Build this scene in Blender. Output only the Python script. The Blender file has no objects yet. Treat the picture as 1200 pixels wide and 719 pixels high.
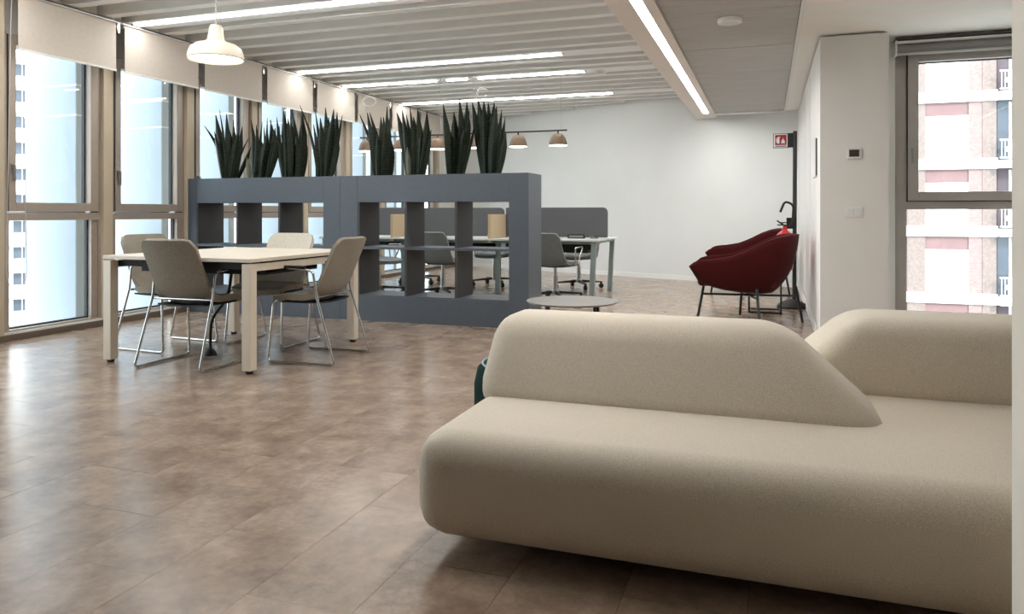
import bpy, bmesh, math, random
from mathutils import Vector, Matrix
random.seed(7)
SC = bpy.context.scene
COL = SC.collection
PI = math.pi

# ------------------------------------------------------------------ camera, sky, sun, exposure
CAM_H, FPX, HOR, YAW = 1.035, 866.0, 249.0, math.atan2(300, 866.0)
cam_d = bpy.data.cameras.new('camera')
cam_d.sensor_fit = 'HORIZONTAL'; cam_d.sensor_width = 36
cam_d.lens = 36 * FPX / 1200
cam_d.shift_y = -(359.5 - HOR) / 1200
cam_d.clip_end = 400; cam_d.clip_start = 0.05
cam = bpy.data.objects.new('camera', cam_d); COL.objects.link(cam)
cam.location = (0, 0, CAM_H); cam.rotation_euler = (PI/2, 0, YAW)
SC.camera = cam
w = bpy.data.worlds.new('overcast_sky'); SC.world = w; w.use_nodes = True
bg = w.node_tree.nodes['Background']
bg.inputs['Color'].default_value = (0.80, 0.90, 1.0, 1); bg.inputs['Strength'].default_value = 3.4
sun_d = bpy.data.lights.new('sun', 'SUN'); sun_d.energy = 2.6; sun_d.angle = math.radians(8); sun_d.color = (1, .95, .88)
sun = bpy.data.objects.new('sun', sun_d); COL.objects.link(sun)
sun.rotation_euler = Vector((-.45, .75, -.55)).to_track_quat('-Z', 'Y').to_euler()
vs = SC.view_settings
vs.view_transform = 'Standard'; vs.look = 'None'; vs.gamma = 1; vs.use_curve_mapping = False
vs.exposure = 0.98
SC.cycles.caustics_reflective = False; SC.cycles.caustics_refractive = False
SC.cycles.diffuse_bounces = 6; SC.cycles.max_bounces = 12; SC.cycles.transparent_max_bounces = 16
SC.cycles.sample_clamp_indirect = 6
TUBE_E = 17.0; STRIP_E = 30.0

cY, sY = math.cos(YAW), math.sin(YAW)
def at(u, v, Y):
    """a point of the photograph's frame on the vertical plane at distance Y"""
    r, z = u - 600, -(v - HOR)
    dx, dy = r*cY - FPX*sY, r*sY + FPX*cY
    t = Y/dy
    return Vector((dx*t, Y, CAM_H + z*t))
def frame_xy(x, y, z):
    r = x*cY + y*sY; f = -x*sY + y*cY
    if f < .1: return None
    return 600 + FPX*r/f, HOR - FPX*(z-CAM_H)/f

# ------------------------------------------------------------------ materials
def s2l(*c):
    return tuple((v/255/12.92 if v/255 <= .04045 else ((v/255+.055)/1.055)**2.4) for v in c)
def mat(name, col, rough=.5, metal=0, spec=.5, var=0, vscale=8, bump=0, bscale=60, sheen=0, emit=None, stretch=None, per_obj=0):
    m = bpy.data.materials.new(name); m.use_nodes = True
    n, l = m.node_tree.nodes, m.node_tree.links
    b = n['Principled BSDF']
    b.inputs['Base Color'].default_value = (*col, 1)
    b.inputs['Roughness'].default_value = rough; b.inputs['Metallic'].default_value = metal
    b.inputs['Specular IOR Level'].default_value = spec
    if sheen:
        b.inputs['Sheen Weight'].default_value = sheen; b.inputs['Sheen Roughness'].default_value = .6
    if emit:
        b.inputs['Emission Color'].default_value = (*emit[0], 1); b.inputs['Emission Strength'].default_value = emit[1]
    tc = n.new('ShaderNodeTexCoord'); vec = tc.outputs['Object']
    if stretch:
        mp = n.new('ShaderNodeMapping'); mp.inputs['Scale'].default_value = stretch
        l.new(vec, mp.inputs['Vector']); vec = mp.outputs['Vector']
    if var:
        t = n.new('ShaderNodeTexNoise'); t.inputs['Scale'].default_value = vscale; t.inputs['Detail'].default_value = 6
        l.new(vec, t.inputs['Vector'])
        r = n.new('ShaderNodeMapRange'); r.inputs[1].default_value = .3; r.inputs[2].default_value = .7
        r.inputs[3].default_value = 1-var; r.inputs[4].default_value = 1+var
        l.new(t.outputs['Fac'], r.inputs[0]); fac = r.outputs[0]
        mx = n.new('ShaderNodeVectorMath'); mx.operation = 'SCALE'; mx.inputs[0].default_value = col
        if per_obj:
            oi = n.new('ShaderNodeObjectInfo'); r2 = n.new('ShaderNodeMapRange')
            r2.inputs[3].default_value = 1-per_obj; r2.inputs[4].default_value = 1+per_obj
            l.new(oi.outputs['Random'], r2.inputs[0])
            mu = n.new('ShaderNodeMath'); mu.operation = 'MULTIPLY'
            l.new(fac, mu.inputs[0]); l.new(r2.outputs[0], mu.inputs[1]); fac = mu.outputs[0]
        l.new(fac, mx.inputs['Scale']); l.new(mx.outputs[0], b.inputs['Base Color'])
    if bump:
        t2 = n.new('ShaderNodeTexNoise'); t2.inputs['Scale'].default_value = bscale; t2.inputs['Detail'].default_value = 4
        l.new(vec, t2.inputs['Vector'])
        bp = n.new('ShaderNodeBump'); bp.inputs['Strength'].default_value = bump; bp.inputs['Distance'].default_value = .01
        l.new(t2.outputs['Fac'], bp.inputs['Height']); l.new(bp.outputs[0], b.inputs['Normal'])
    return m
def glass_mat():
    m = bpy.data.materials.new('window_glass'); m.use_nodes = True
    n, l = m.node_tree.nodes, m.node_tree.links; n.clear()
    o = n.new('ShaderNodeOutputMaterial'); tr = n.new('ShaderNodeBsdfTransparent'); gl = n.new('ShaderNodeBsdfGlossy')
    tr.inputs[0].default_value = (.96, .98, .97, 1); gl.inputs['Roughness'].default_value = .01
    fr = n.new('ShaderNodeFresnel'); fr.inputs[0].default_value = 1.45; mx = n.new('ShaderNodeMixShader')
    ge = n.new('ShaderNodeNewGeometry'); sb = n.new('ShaderNodeMath'); sb.operation = 'SUBTRACT'; sb.inputs[0].default_value = 1
    mu = n.new('ShaderNodeMath'); mu.operation = 'MULTIPLY'   # reflect on the outer faces only, as a thin pane does
    l.new(ge.outputs['Backfacing'], sb.inputs[1]); l.new(sb.outputs[0], mu.inputs[0]); l.new(fr.outputs[0], mu.inputs[1])
    l.new(mu.outputs[0], mx.inputs[0]); l.new(tr.outputs[0], mx.inputs[1]); l.new(gl.outputs[0], mx.inputs[2]); l.new(mx.outputs[0], o.inputs[0])
    return m
def tile_mat(rough=.205):
    """mottled stone-look vinyl tile, pattern shifted from tile to tile"""
    m = bpy.data.materials.new('mottled_floor_tile'); m.use_nodes = True
    n, l = m.node_tree.nodes, m.node_tree.links; b = n['Principled BSDF']
    tc = n.new('ShaderNodeTexCoord'); oi = n.new('ShaderNodeObjectInfo')
    sc_ = n.new('ShaderNodeVectorMath'); sc_.operation = 'SCALE'; sc_.inputs[0].default_value = (37, 53, 11); l.new(oi.outputs['Random'], sc_.inputs['Scale'])
    ad = n.new('ShaderNodeVectorMath'); l.new(tc.outputs['Object'], ad.inputs[0]); l.new(sc_.outputs[0], ad.inputs[1])
    t1 = n.new('ShaderNodeTexNoise'); t1.inputs['Scale'].default_value = 5.5; t1.inputs['Detail'].default_value = 4; t1.inputs['Roughness'].default_value = .5
    t2 = n.new('ShaderNodeTexNoise'); t2.inputs['Scale'].default_value = 26; t2.inputs['Detail'].default_value = 6; t2.inputs['Roughness'].default_value = .7
    for t in (t1, t2): l.new(ad.outputs[0], t.inputs['Vector'])
    mx = n.new('ShaderNodeMix'); mx.inputs[0].default_value = .42; l.new(t1.outputs['Fac'], mx.inputs[2]); l.new(t2.outputs['Fac'], mx.inputs[3])
    r2 = n.new('ShaderNodeMapRange'); r2.inputs[3].default_value = -.012; r2.inputs[4].default_value = .012; l.new(oi.outputs['Random'], r2.inputs[0])
    am = n.new('ShaderNodeMath'); l.new(mx.outputs[0], am.inputs[0]); l.new(r2.outputs[0], am.inputs[1])
    cr = n.new('ShaderNodeValToRGB'); e = cr.color_ramp.elements
    e[0].position = .30; e[0].color = (*s2l(120, 101, 86), 1); e[1].position = .70; e[1].color = (*s2l(180, 160, 142), 1)
    x = e.new(.5); x.color = (*s2l(150, 130, 113), 1)
    l.new(am.outputs[0], cr.inputs[0]); l.new(cr.outputs[0], b.inputs['Base Color'])
    rr = n.new('ShaderNodeMapRange'); rr.inputs[3].default_value = rough-.02; rr.inputs[4].default_value = rough+.05; l.new(t1.outputs['Fac'], rr.inputs[0]); l.new(rr.outputs[0], b.inputs['Roughness'])
    bp = n.new('ShaderNodeBump'); bp.inputs['Strength'].default_value = .12; bp.inputs['Distance'].default_value = .004
    l.new(t2.outputs['Fac'], bp.inputs['Height']); l.new(bp.outputs[0], b.inputs['Normal'])
    b.inputs['Specular IOR Level'].default_value = .65
    return m
def felt_mat(name, c0, c1, scale=260, rough=.95, sheen=.25, bump=.35):
    m = bpy.data.materials.new(name); m.use_nodes = True
    n, l = m.node_tree.nodes, m.node_tree.links; b = n['Principled BSDF']
    tc = n.new('ShaderNodeTexCoord'); t = n.new('ShaderNodeTexNoise'); t.inputs['Scale'].default_value = scale; t.inputs['Detail'].default_value = 3
    l.new(tc.outputs['Object'], t.inputs['Vector'])
    cr = n.new('ShaderNodeValToRGB'); e = cr.color_ramp.elements
    e[0].position = .35; e[0].color = (*c0, 1); e[1].position = .65; e[1].color = (*c1, 1)
    l.new(t.outputs['Fac'], cr.inputs[0]); l.new(cr.outputs[0], b.inputs['Base Color'])
    bp = n.new('ShaderNodeBump'); bp.inputs['Strength'].default_value = bump; bp.inputs['Distance'].default_value = .003
    l.new(t.outputs['Fac'], bp.inputs['Height']); l.new(bp.outputs[0], b.inputs['Normal'])
    b.inputs['Roughness'].default_value = rough; b.inputs['Specular IOR Level'].default_value = .2
    b.inputs['Sheen Weight'].default_value = sheen; b.inputs['Sheen Roughness'].default_value = .5
    return m
def leaf_mat():
    m = bpy.data.materials.new('snake_plant_leaf'); m.use_nodes = True
    n, l = m.node_tree.nodes, m.node_tree.links; b = n['Principled BSDF']
    tc = n.new('ShaderNodeTexCoord'); wv = n.new('ShaderNodeTexWave'); wv.bands_direction = 'Z'
    wv.inputs['Scale'].default_value = 14; wv.inputs['Distortion'].default_value = 6; wv.inputs['Detail'].default_value = 3; wv.inputs['Detail Scale'].default_value = 3
    l.new(tc.outputs['Object'], wv.inputs['Vector'])
    cr = n.new('ShaderNodeValToRGB'); e = cr.color_ramp.elements
    e[0].color = (.003, .005, .003, 1); e[1].color = (.020, .031, .016, 1); e[1].position = .97
    l.new(wv.outputs['Fac'], cr.inputs[0]); l.new(cr.outputs[0], b.inputs['Base Color']); b.inputs['Roughness'].default_value = .55; b.inputs['Specular IOR Level'].default_value = .25
    return m
def brick_mat():
    m = bpy.data.materials.new('pink_brick'); m.use_nodes = True
    n, l = m.node_tree.nodes, m.node_tree.links; b = n['Principled BSDF']
    tc = n.new('ShaderNodeTexCoord'); mp = n.new('ShaderNodeMapping'); mp.inputs['Rotation'].default_value = (PI/2, 0, 0)
    br = n.new('ShaderNodeTexBrick'); br.inputs['Scale'].default_value = 3.2
    br.inputs['Color1'].default_value = (.20, .125, .12, 1); br.inputs['Color2'].default_value = (.25, .165, .15, 1); br.inputs['Mortar'].default_value = (.26, .22, .21, 1)
    l.new(tc.outputs['Object'], mp.inputs[0]); l.new(mp.outputs[0], br.inputs['Vector']); l.new(br.outputs['Color'], b.inputs['Base Color']); b.inputs['Roughness'].default_value = .9
    return m

M = dict(
    wall=mat('white_plaster', s2l(228, 226, 222), .85, var=.02, vscale=3, bump=.03, bscale=150),
    back=mat('cool_white_plaster', s2l(220, 222, 220), .85, var=.02, vscale=2),
    gloss=mat('satin_white_panel', s2l(232, 231, 227), .35),
    pillar=mat('warm_white_plaster', s2l(232, 226, 214), .8, var=.02, vscale=4),
    ceil=mat('ceiling_white', s2l(240, 239, 235), .8, var=.015, vscale=5),
    beam=mat('beam_paint', s2l(240, 239, 235), .8, var=.03, vscale=9, stretch=(.3, 1, 1)),
    beams=mat('beam_side_grey', s2l(226, 225, 222), .9, var=.04, vscale=12, stretch=(.3, 1, 1)),
    beamw=mat('light_beam_paint', s2l(244, 244, 244), .7),
    soffit=mat('soffit_paint', s2l(236, 230, 224), .8),
    panel=mat('grey_acoustic_felt', s2l(186, 185, 183), .95, var=.13, vscale=9, stretch=(.25, 6, 1), bump=.25, bscale=90),
    tile=tile_mat(), grout=mat('dark_joint', s2l(92, 78, 68), .9, var=.1),
    frame=mat('taupe_aluminium', s2l(168, 156, 144), .42, .15, var=.03, vscale=14),
    framed=mat('grey_aluminium', s2l(186, 182, 177), .4, .25, var=.03),
    post=mat('sand_post', s2l(192, 178, 156), .5, var=.02),
    plinth=mat('brown_plinth', s2l(110, 96, 84), .5, var=.05),
    gasket=mat('black_gasket', (.02, .022, .03), .6, var=.1),
    sill=mat('white_sill', s2l(225, 225, 222), .5, var=.01),
    glass=glass_mat(),
    blind=mat('blind_fabric', s2l(204, 195, 184), .9, var=.03, vscale=30, bump=.1, bscale=400),
    blindg=mat('grey_blind_fabric', s2l(150, 147, 146), .9, var=.04, vscale=60),
    rail=mat('dark_rail', s2l(82, 78, 74), .5, var=.05),
    sofa=felt_mat('beige_wool_felt', s2l(200, 189, 171), s2l(230, 220, 203), 420, bump=.45),
    black=mat('black_base', (.008, .008, .008), .7, var=.1),
    blackm=mat('black_powder_coat', (.012, .012, .013), .45, var=.1, vscale=30),
    green=felt_mat('dark_green_wool', s2l(8, 36, 31), s2l(12, 46, 40), 240, sheen=0),
    greyrim=mat('grey_rim_highlight', s2l(150, 165, 170), .8, var=.03),  # pale tone for the lit edge of the pouf
    wood=mat('pale_ash', s2l(216, 206, 190), .45, var=.05, vscale=5, stretch=(.6, 14, 4)),
    cream=mat('cream_steel', s2l(218, 206, 188), .4, var=.02),
    chrome=mat('chrome', (.55, .54, .52), .2, 1, var=.03),
    steel=mat('brushed_steel', (.45, .45, .44), .3, 1, var=.04),
    chair=felt_mat('grey_melange_fabric', s2l(112, 105, 93), s2l(160, 152, 139), 300, sheen=.1),
    chairl=felt_mat('light_grey_melange', s2l(176, 170, 158), s2l(204, 198, 186), 170, sheen=.1),
    tchair=felt_mat('blue_grey_fabric', s2l(104, 110, 110), s2l(130, 136, 135), 170, sheen=.1),
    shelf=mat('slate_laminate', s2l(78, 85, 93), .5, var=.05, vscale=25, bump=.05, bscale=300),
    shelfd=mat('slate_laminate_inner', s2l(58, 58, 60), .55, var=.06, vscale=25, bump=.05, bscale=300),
    leaf=leaf_mat(), leaf2=mat('pale_leaf', (.12, .14, .10), .5, var=.2),
    pot=mat('dark_pot', (.02, .02, .02), .6, var=.1), soil=mat('soil', (.02, .014, .01), 1, var=.3, vscale=60),
    desk=mat('white_desk_top', s2l(214, 216, 216), .4, var=.02),
    deskleg=mat('grey_green_leg', s2l(140, 156, 154), .45, var=.03),
    screen=mat('charcoal_screen_felt', s2l(92, 93, 96), .95, var=.08, vscale=60, bump=.15, bscale=300),
    tan=mat('tan_board', s2l(190, 170, 140), .7, var=.03, vscale=30),
    red=felt_mat('deep_red_velvet', (.038, .0022, .0026), (.058, .0036, .004), 300, sheen=.05),
    redi=felt_mat('lit_red_velvet', (.075, .004, .005), (.105, .006, .007), 300, sheen=.1),  # same velvet as the shell, brightened for the light falling inside
    extred=mat('extinguisher_red', (.55, .02, .02), .3, var=.05),
    signred=mat('sign_red', (.30, .012, .02), .4, var=.03), white=mat('white_paint', (.8, .8, .78), .5, var=.01),
    lampw=mat('cream_lamp_enamel', s2l(232, 222, 204), .4, var=.01),
    lampwood=mat('oak_lamp_shade', s2l(122, 100, 78), .55, var=.12, vscale=10, stretch=(1, 1, 8)),
    glow=mat('lamp_glow', (1, 1, 1), .5, emit=((1, .94, .84), 3.2)),
    tube=mat('led_diffuser', (1, 1, 1), .5, emit=((1, .985, .96), TUBE_E)),
    strip=mat('led_strip_diffuser', (1, 1, 1), .5, emit=((1, .985, .96), STRIP_E)),
    stone=mat('grey_table_top', s2l(128, 126, 122), .5, var=.05, vscale=40),
    dark=mat('dark_display', s2l(62, 54, 48), .3, var=.05),
    wire=mat('pale_wire', s2l(190, 190, 186), .5, var=.02),
    fin=mat('pale_fin', s2l(174, 184, 192), .7, var=.02, vscale=2),
    render=mat('white_render', s2l(240, 238, 234), .85, var=.02, vscale=1),
    brick=brick_mat(), ochre=mat('mottled_pink_stone', (.185, .145, .13), .9, var=.15, vscale=9),
    pinkp=mat('pink_panel', (.17, .10, .10), .7, var=.08, vscale=1.5),
    shut=mat('white_shutter', s2l(246, 246, 246), .7, var=.01), bwin=mat('far_window', (.055, .068, .088), .2, var=.2, vscale=1),
    rails=mat('white_railing', s2l(240, 240, 240), .6, var=.01), dgrey=mat('mauve_recess', (.085, .066, .076), .9, var=.1, vscale=1),
    ground=mat('pale_street', s2l(170, 168, 162), .9, var=.05),
)

# ------------------------------------------------------------------ mesh helpers
def box(bm, x0, x1, y0, y1, z0, z1, bev=0, seg=2, mtx=None):
    g = bmesh.ops.create_cube(bm, size=1)
    vs_ = g['verts']
    for v in vs_:
        v.co = Vector((x0+(v.co.x+.5)*(x1-x0), y0+(v.co.y+.5)*(y1-y0), z0+(v.co.z+.5)*(z1-z0)))
    if mtx is not None: bmesh.ops.transform(bm, matrix=mtx, verts=vs_)
    if bev:
        es = list({e for v in vs_ for e in v.link_edges})
        bmesh.ops.bevel(bm, geom=es, offset=bev, segments=seg, affect='EDGES', profile=.5)
    return vs_
def hexa(bm, pts, bev=0, seg=4):
    """8 corner solid: bottom ring of four, then top ring of four"""
    v = [bm.verts.new(p) for p in pts]
    for f in ((3, 2, 1, 0), (4, 5, 6, 7), (0, 1, 5, 4), (1, 2, 6, 5), (2, 3, 7, 6), (3, 0, 4, 7)): bm.faces.new([v[i] for i in f])
    if bev:
        es = list({e for x in v for e in x.link_edges})
        bmesh.ops.bevel(bm, geom=es, offset=bev, segments=seg, affect='EDGES', profile=.5)
def prism(bm, pts, z0, z1, bev=0, seg=4):
    """extruded plan outline"""
    b = [bm.verts.new((p[0], p[1], z0)) for p in pts]; t = [bm.verts.new((p[0], p[1], z1)) for p in pts]
    n = len(pts)
    bm.faces.new(b[::-1]); bm.faces.new(t)
    for i in range(n): bm.faces.new([b[i], b[(i+1) % n], t[(i+1) % n], t[i]])
    if bev:
        es = list({e for x in b+t for e in x.link_edges})
        bmesh.ops.bevel(bm, geom=es, offset=bev, segments=seg, affect='EDGES', profile=.5)
def lathe(bm, prof, n=28, c=(0, 0, 0), cap=True):
    rings = []
    for r, z in prof:
        rings.append([bm.verts.new((c[0]+r*math.cos(2*PI*i/n), c[1]+r*math.sin(2*PI*i/n), c[2]+z)) for i in range(n)])
    for a, b in zip(rings, rings[1:]):
        for i in range(n): bm.faces.new([a[i], a[(i+1) % n], b[(i+1) % n], b[i]])
    if cap:
        bm.faces.new(rings[0][::-1]); bm.faces.new(rings[-1])
def fillet(pts, r, k=5):
    pts = [Vector(p) for p in pts]; out = [pts[0]]
    for a, b, c in zip(pts, pts[1:], pts[2:]):
        d1, d2 = (a-b), (c-b); rr = min(r, d1.length*.45, d2.length*.45)
        p, q = b+d1.normalized()*rr, b+d2.normalized()*rr
        for i in range(k+1):
            t = i/k; out.append((p*(1-t)+b*t)*(1-t)+(b*(1-t)+q*t)*t)
    out.append(pts[-1]); return out
def tube(bm, pts, r, n=8, closed=False):
    pts = [Vector(p) for p in pts]; m = len(pts); rings = []; up = None
    for i, p in enumerate(pts):
        if closed: d = (pts[(i+1) % m]-pts[i-1])
        else: d = (pts[min(i+1, m-1)]-pts[max(i-1, 0)])
        d.normalize()
        if up is None: up = d.orthogonal().normalized()
        up = (up-d*up.dot(d)).normalized(); s = d.cross(up)
        rad = r[i] if isinstance(r, (list, tuple)) else r
        rings.append([bm.verts.new(p+up*rad*math.cos(2*PI*k/n)+s*rad*math.sin(2*PI*k/n)) for k in range(n)])
    for a, b in list(zip(rings, rings[1:])) + ([(rings[-1], rings[0])] if closed else []):
        for k in range(n): bm.faces.new([a[k], a[(k+1) % n], b[(k+1) % n], b[k]])
    if not closed: bm.faces.new(rings[0][::-1]); bm.faces.new(rings[-1])
def slab(bm, G, thick):
    """a sheet of points given thickness and closed round its rim"""
    nu, nv = len(G), len(G[0])
    def nrm(i, j):
        a = G[min(i+1, nu-1)][j]-G[max(i-1, 0)][j]; b = G[i][min(j+1, nv-1)]-G[i][max(j-1, 0)]
        c = a.cross(b); return c.normalized() if c.length > 1e-9 else Vector((0, 0, 1))
    A = [[bm.verts.new(G[i][j]+nrm(i, j)*thick/2) for j in range(nv)] for i in range(nu)]
    B = [[bm.verts.new(G[i][j]-nrm(i, j)*thick/2) for j in range(nv)] for i in range(nu)]
    for i in range(nu-1):
        for j in range(nv-1):
            bm.faces.new([A[i][j], A[i+1][j], A[i+1][j+1], A[i][j+1]]); bm.faces.new([B[i][j], B[i][j+1], B[i+1][j+1], B[i+1][j]])
    rim = [(i, 0) for i in range(nu)]+[(nu-1, j) for j in range(1, nv)]+[(i, nv-1) for i in range(nu-2, -1, -1)]+[(0, j) for j in range(nv-2, 0, -1)]
    for (a, b), (c, d) in zip(rim, rim[1:]+rim[:1]): bm.faces.new([A[a][b], B[a][b], B[c][d], A[c][d]])
def obj(name, bm, m, parent=None, smooth=False, bevel=0, loc=None, sub=0):
    bmesh.ops.recalc_face_normals(bm, faces=bm.faces)
    me = bpy.data.meshes.new(name); bm.to_mesh(me); bm.free()
    me.materials.append(m)
    if smooth:
        me.polygons.foreach_set('use_smooth', [True]*len(me.polygons))
        if smooth != 'full': me.set_sharp_from_angle(angle=math.radians(smooth if isinstance(smooth, (int, float)) and smooth > 1 else 40))
    o = bpy.data.objects.new(name, me); COL.objects.link(o)
    if parent: o.parent = parent
    if loc: o.location = loc
    if sub:
        md = o.modifiers.new('subsurf', 'SUBSURF'); md.levels = sub; md.render_levels = sub
    return o
def part(name, m, parent, *boxes, bev=0, smooth=False, seg=2):
    bm = bmesh.new()
    for b in boxes: box(bm, *b, bev=bev, seg=seg)
    return obj(name, bm, m, parent, smooth=smooth)
def tubes(name, m, parent, *paths, r=.01, n=8):
    bm = bmesh.new()
    for p in paths: tube(bm, p, r, n)
    return obj(name, bm, m, parent, smooth=50)
def tag(o, label, cat, group=None):
    o['label'] = label; o['category'] = cat
    if group: o['group'] = group
    return o
def thing(name, label, cat, loc=(0, 0, 0), rz=0, group=None):
    o = bpy.data.objects.new(name, None); COL.objects.link(o); o.empty_display_size = .1
    o.location = loc; o.rotation_euler = (0, 0, rz)
    return tag(o, label, cat, group)
def structure(o, label=None):
    o['kind'] = 'structure'
    if label: o['label'] = label
    return o
def dup(root, loc, rz=None, label=None, group=None, name=None):
    r = root.copy(); COL.objects.link(r); r.location = loc
    if name: r.name = name
    if rz is not None: r.rotation_euler = (0, 0, rz)
    if label: r['label'] = label
    if group: r['group'] = group
    for ch in list(root.children):
        c = ch.copy(); COL.objects.link(c); c.parent = r
        for g in list(ch.children):
            d = g.copy(); COL.objects.link(d); d.parent = c
    return r
def empty(name, loc=(0, 0, 0)):
    o = bpy.data.objects.new(name, None); COL.objects.link(o); o.location = loc; return o

# ------------------------------------------------------------------ floor: tiles laid in half bond
XL, XR = -5.85, .395            # window wall and right wall
WB = lambda x: 10.93+(XR-x)*.39  # line of the slanted back wall
TW, TL = .322, .645
bm = bmesh.new(); prism(bm, [(-6.0, -1.7), (3.05, -1.7), (3.05, 6.95), (.6, 6.95), (.6, 11.2), (-6.0, 13.7)], -.2, -.004)
floor = structure(obj('floor', bm, M['grout']), 'brown stone-look tiled floor')
bm = bmesh.new(); g = .0006
vv = box(bm, -TW/2+g, TW/2-g, -TL/2+g, TL/2-g, -.004, 0)
tile_o = obj('tile', bm, M['tile'], floor); tile_me = tile_o.data; bpy.data.objects.remove(tile_o)
rest = bmesh.new(); cand = []
for ci in range(-13, 15):
    x0 = -1.66+ci*TW
    off = 1.66 if ci % 2 == 1 else 1.9825
    for k in range(-6, 20):
        y0 = off+k*TL
        cx, cy = x0+TW/2, y0+TL/2
        if cy > WB(min(cx, XR))-.05 and cx < XR: 
            pass
        if y0 > WB(min(x0, XR)) or (x0 > XR-.02 and y0 > 6.4): continue
        p = frame_xy(cx, cy, 0)
        d = -cx*sY+cy*cY
        inview = p is not None and -60 < p[0] < 1000 and p[1] < 790 and d < 7.7
        under = cx > -.8 and 2.2 < cy < 3.8
        whole = x0+TW < XR and y0+TL < WB(x0+TW)
        if inview and not under and whole: cand.append((d, cx, cy))
        else:
            xe, ye = min(x0+TW, 3.0), y0+TL
            if y0 > 6.0 and x0 < XR: xe = min(xe, XR+.1)
            box(rest, x0+g, xe-g, y0+g, min(ye, WB(x0)+.1)-g, -.004, 0)
cand.sort()
for i, (d, cx, cy) in enumerate(cand):
    if i < 298:
        o = bpy.data.objects.new('tile', tile_me); COL.objects.link(o); o.parent = floor
        o.location = (cx, cy, random.uniform(-.0006, 0))
    else: box(rest, cx-TW/2+g, cx+TW/2-g, cy-TL/2+g, cy+TL/2-g, -.004, 0)
r_o = obj('distant_tiles', rest, M['tile'], floor); r_o['kind'] = 'stuff'

# ------------------------------------------------------------------ walls
bm = bmesh.new()
prism(bm, [(XR, WB(XR)), (XR, WB(XR)+.2), (XL-.1, WB(XL-.1)+.2), (XL-.1, WB(XL-.1))], 0, 3.0)
wb = structure(obj('wall_back', bm, M['back']))
bm = bmesh.new()
prism(bm, [(XR, WB(XR)-.014), (XR, WB(XR)-.001), (XL, WB(XL)-.001), (XL, WB(XL)-.014)], 0, .07)
structure(obj('baseboard_back', bm, M['white']))
wr = structure(part('wall_right', M['gloss'], None, (XR, .6, 6.80, 11.1, 0, 2.44)))
part('wall_joint', M['wall'], wr, (XR-.003, XR, 7.9, 7.915, .07, 2.43), (XR-.003, XR, 9.0, 9.015, .07, 2.43))
structure(part('baseboard_right', M['white'], None, (XR-.012, XR-.001, 6.82, WB(XR)-.02, 0, .07)))
structure(part('wall_pier', M['wall'], None, (XR, .89, 6.4, 6.80, 0, 2.44)))
structure(part('wall_window', M['wall'], None, (.89, .985, 6.75, 6.95, 0, 2.44), (2.28, 3.0, 6.75, 6.95, 0, 2.44), (.985, 2.28, 6.75, 6.95, 0, .1), (.985, 2.28, 6.75, 6.95, 2.36, 2.44)))
structure(part('wall_corner', M['pillar'], None, (.468, .95, 1.2, 1.75, 0, 2.44)))
structure(part('wall_side', M['soffit'], None, (3.0, 3.2, -1.6, 6.95, 0, 2.44)))
structure(part('wall_front', M['shelfd'], None, (-5.95, 3.2, -1.8, -1.6, 0, 3.0)))
structure(part('wall_left', M['framed'], None, (-5.98, -5.90, -1.6, WB(XL)-.02, 2.50, 3.0), (-5.98, -5.86, -1.6, WB(XL)-.02, -.2, .05)))
structure(part('baseboard_left', M['plinth'], None, (-5.86, -5.76, -1.6, WB(XL)-.02, 0, .05)))

# ------------------------------------------------------------------ ceiling: deck, beams, soffit, acoustic panels
bm = bmesh.new(); prism(bm, [(-6.0, -1.8), (3.2, -1.8), (3.2, 6.95), (.6, 6.95), (.6, 11.2), (-6.0, 13.7)], 2.94, 3.15)
ceiling = structure(obj('ceiling', bm, M['ceil']))
part('border_board', M['ceil'], ceiling, (-5.90, -5.70, -1.6, WB(XL)-.05, 2.80, 2.94))
ZB = 2.80; LIT = {0, 7, 10, 15, -7, -4}
def wallx(y):  # how far right a beam at y may run before the slanted wall cuts it
    return -1.03 if y < WB(-1.03)-.03 else XR-(y+.03-10.93)/.39
for k in range(-18, 22):
    y = 5.46+.355*k
    if y > 13.0: break
    hw = .05
    if k in LIT: y0, y1 = y-.14, y+.14
    elif k-1 in LIT and False: continue
    else: y0, y1 = y-hw, y+hw
    x1 = min(-1.03, wallx(y1))
    if x1 < -5.6: continue
    bo = part('ceiling_beam', M['beamw'] if k in LIT else M['beam'], ceiling, (-5.70, x1, y0, y1, ZB, 2.94))
    bo.data.materials.append(M['beams'])      # flanks toned darker than the painted underside
    for f in bo.data.polygons:
        if abs(f.normal.z) < .5: f.material_index = 1
part('soffit_board', M['soffit'], ceiling, (-1.03, -.868, -1.6, WB(-.9), 2.44, 2.94), (-.868, -.792, -1.6, WB(-.8), 2.48, 2.94), (-.868, -.792, 10.80, WB(-.8), 2.44, 2.48),
     (-.792, -.715, -1.6, WB(-.75), 2.44, 2.94))
part('soffit_board', M['ceil'], ceiling, (-.715, .225, 10.87, WB(.0)-.02, 2.44, 2.94), (.240, 3.0, -1.6, 6.9, 2.455, 2.94), (.240, .55, 6.9, 11.0, 2.455, 2.94))
part('soffit_trim', M['sill'], ceiling, (.212, .242, -1.6, 10.87, 2.438, 2.50), (-.715, .242, 10.865, 10.885, 2.438, 2.5))
yj = [-1.6]+[5.43+1.2*k for k in range(-5, 5)]+[10.86]
for a, b in zip(yj, yj[1:]):
    part('acoustic_panel', M['panel'], ceiling, (-.705, .208, a+.004, b-.004, 2.452+random.uniform(0, .003), 2.50))
part('panel_backing', M['gasket'], ceiling, (-.715, .225, -1.6, 10.87, 2.50, 2.94))

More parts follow.
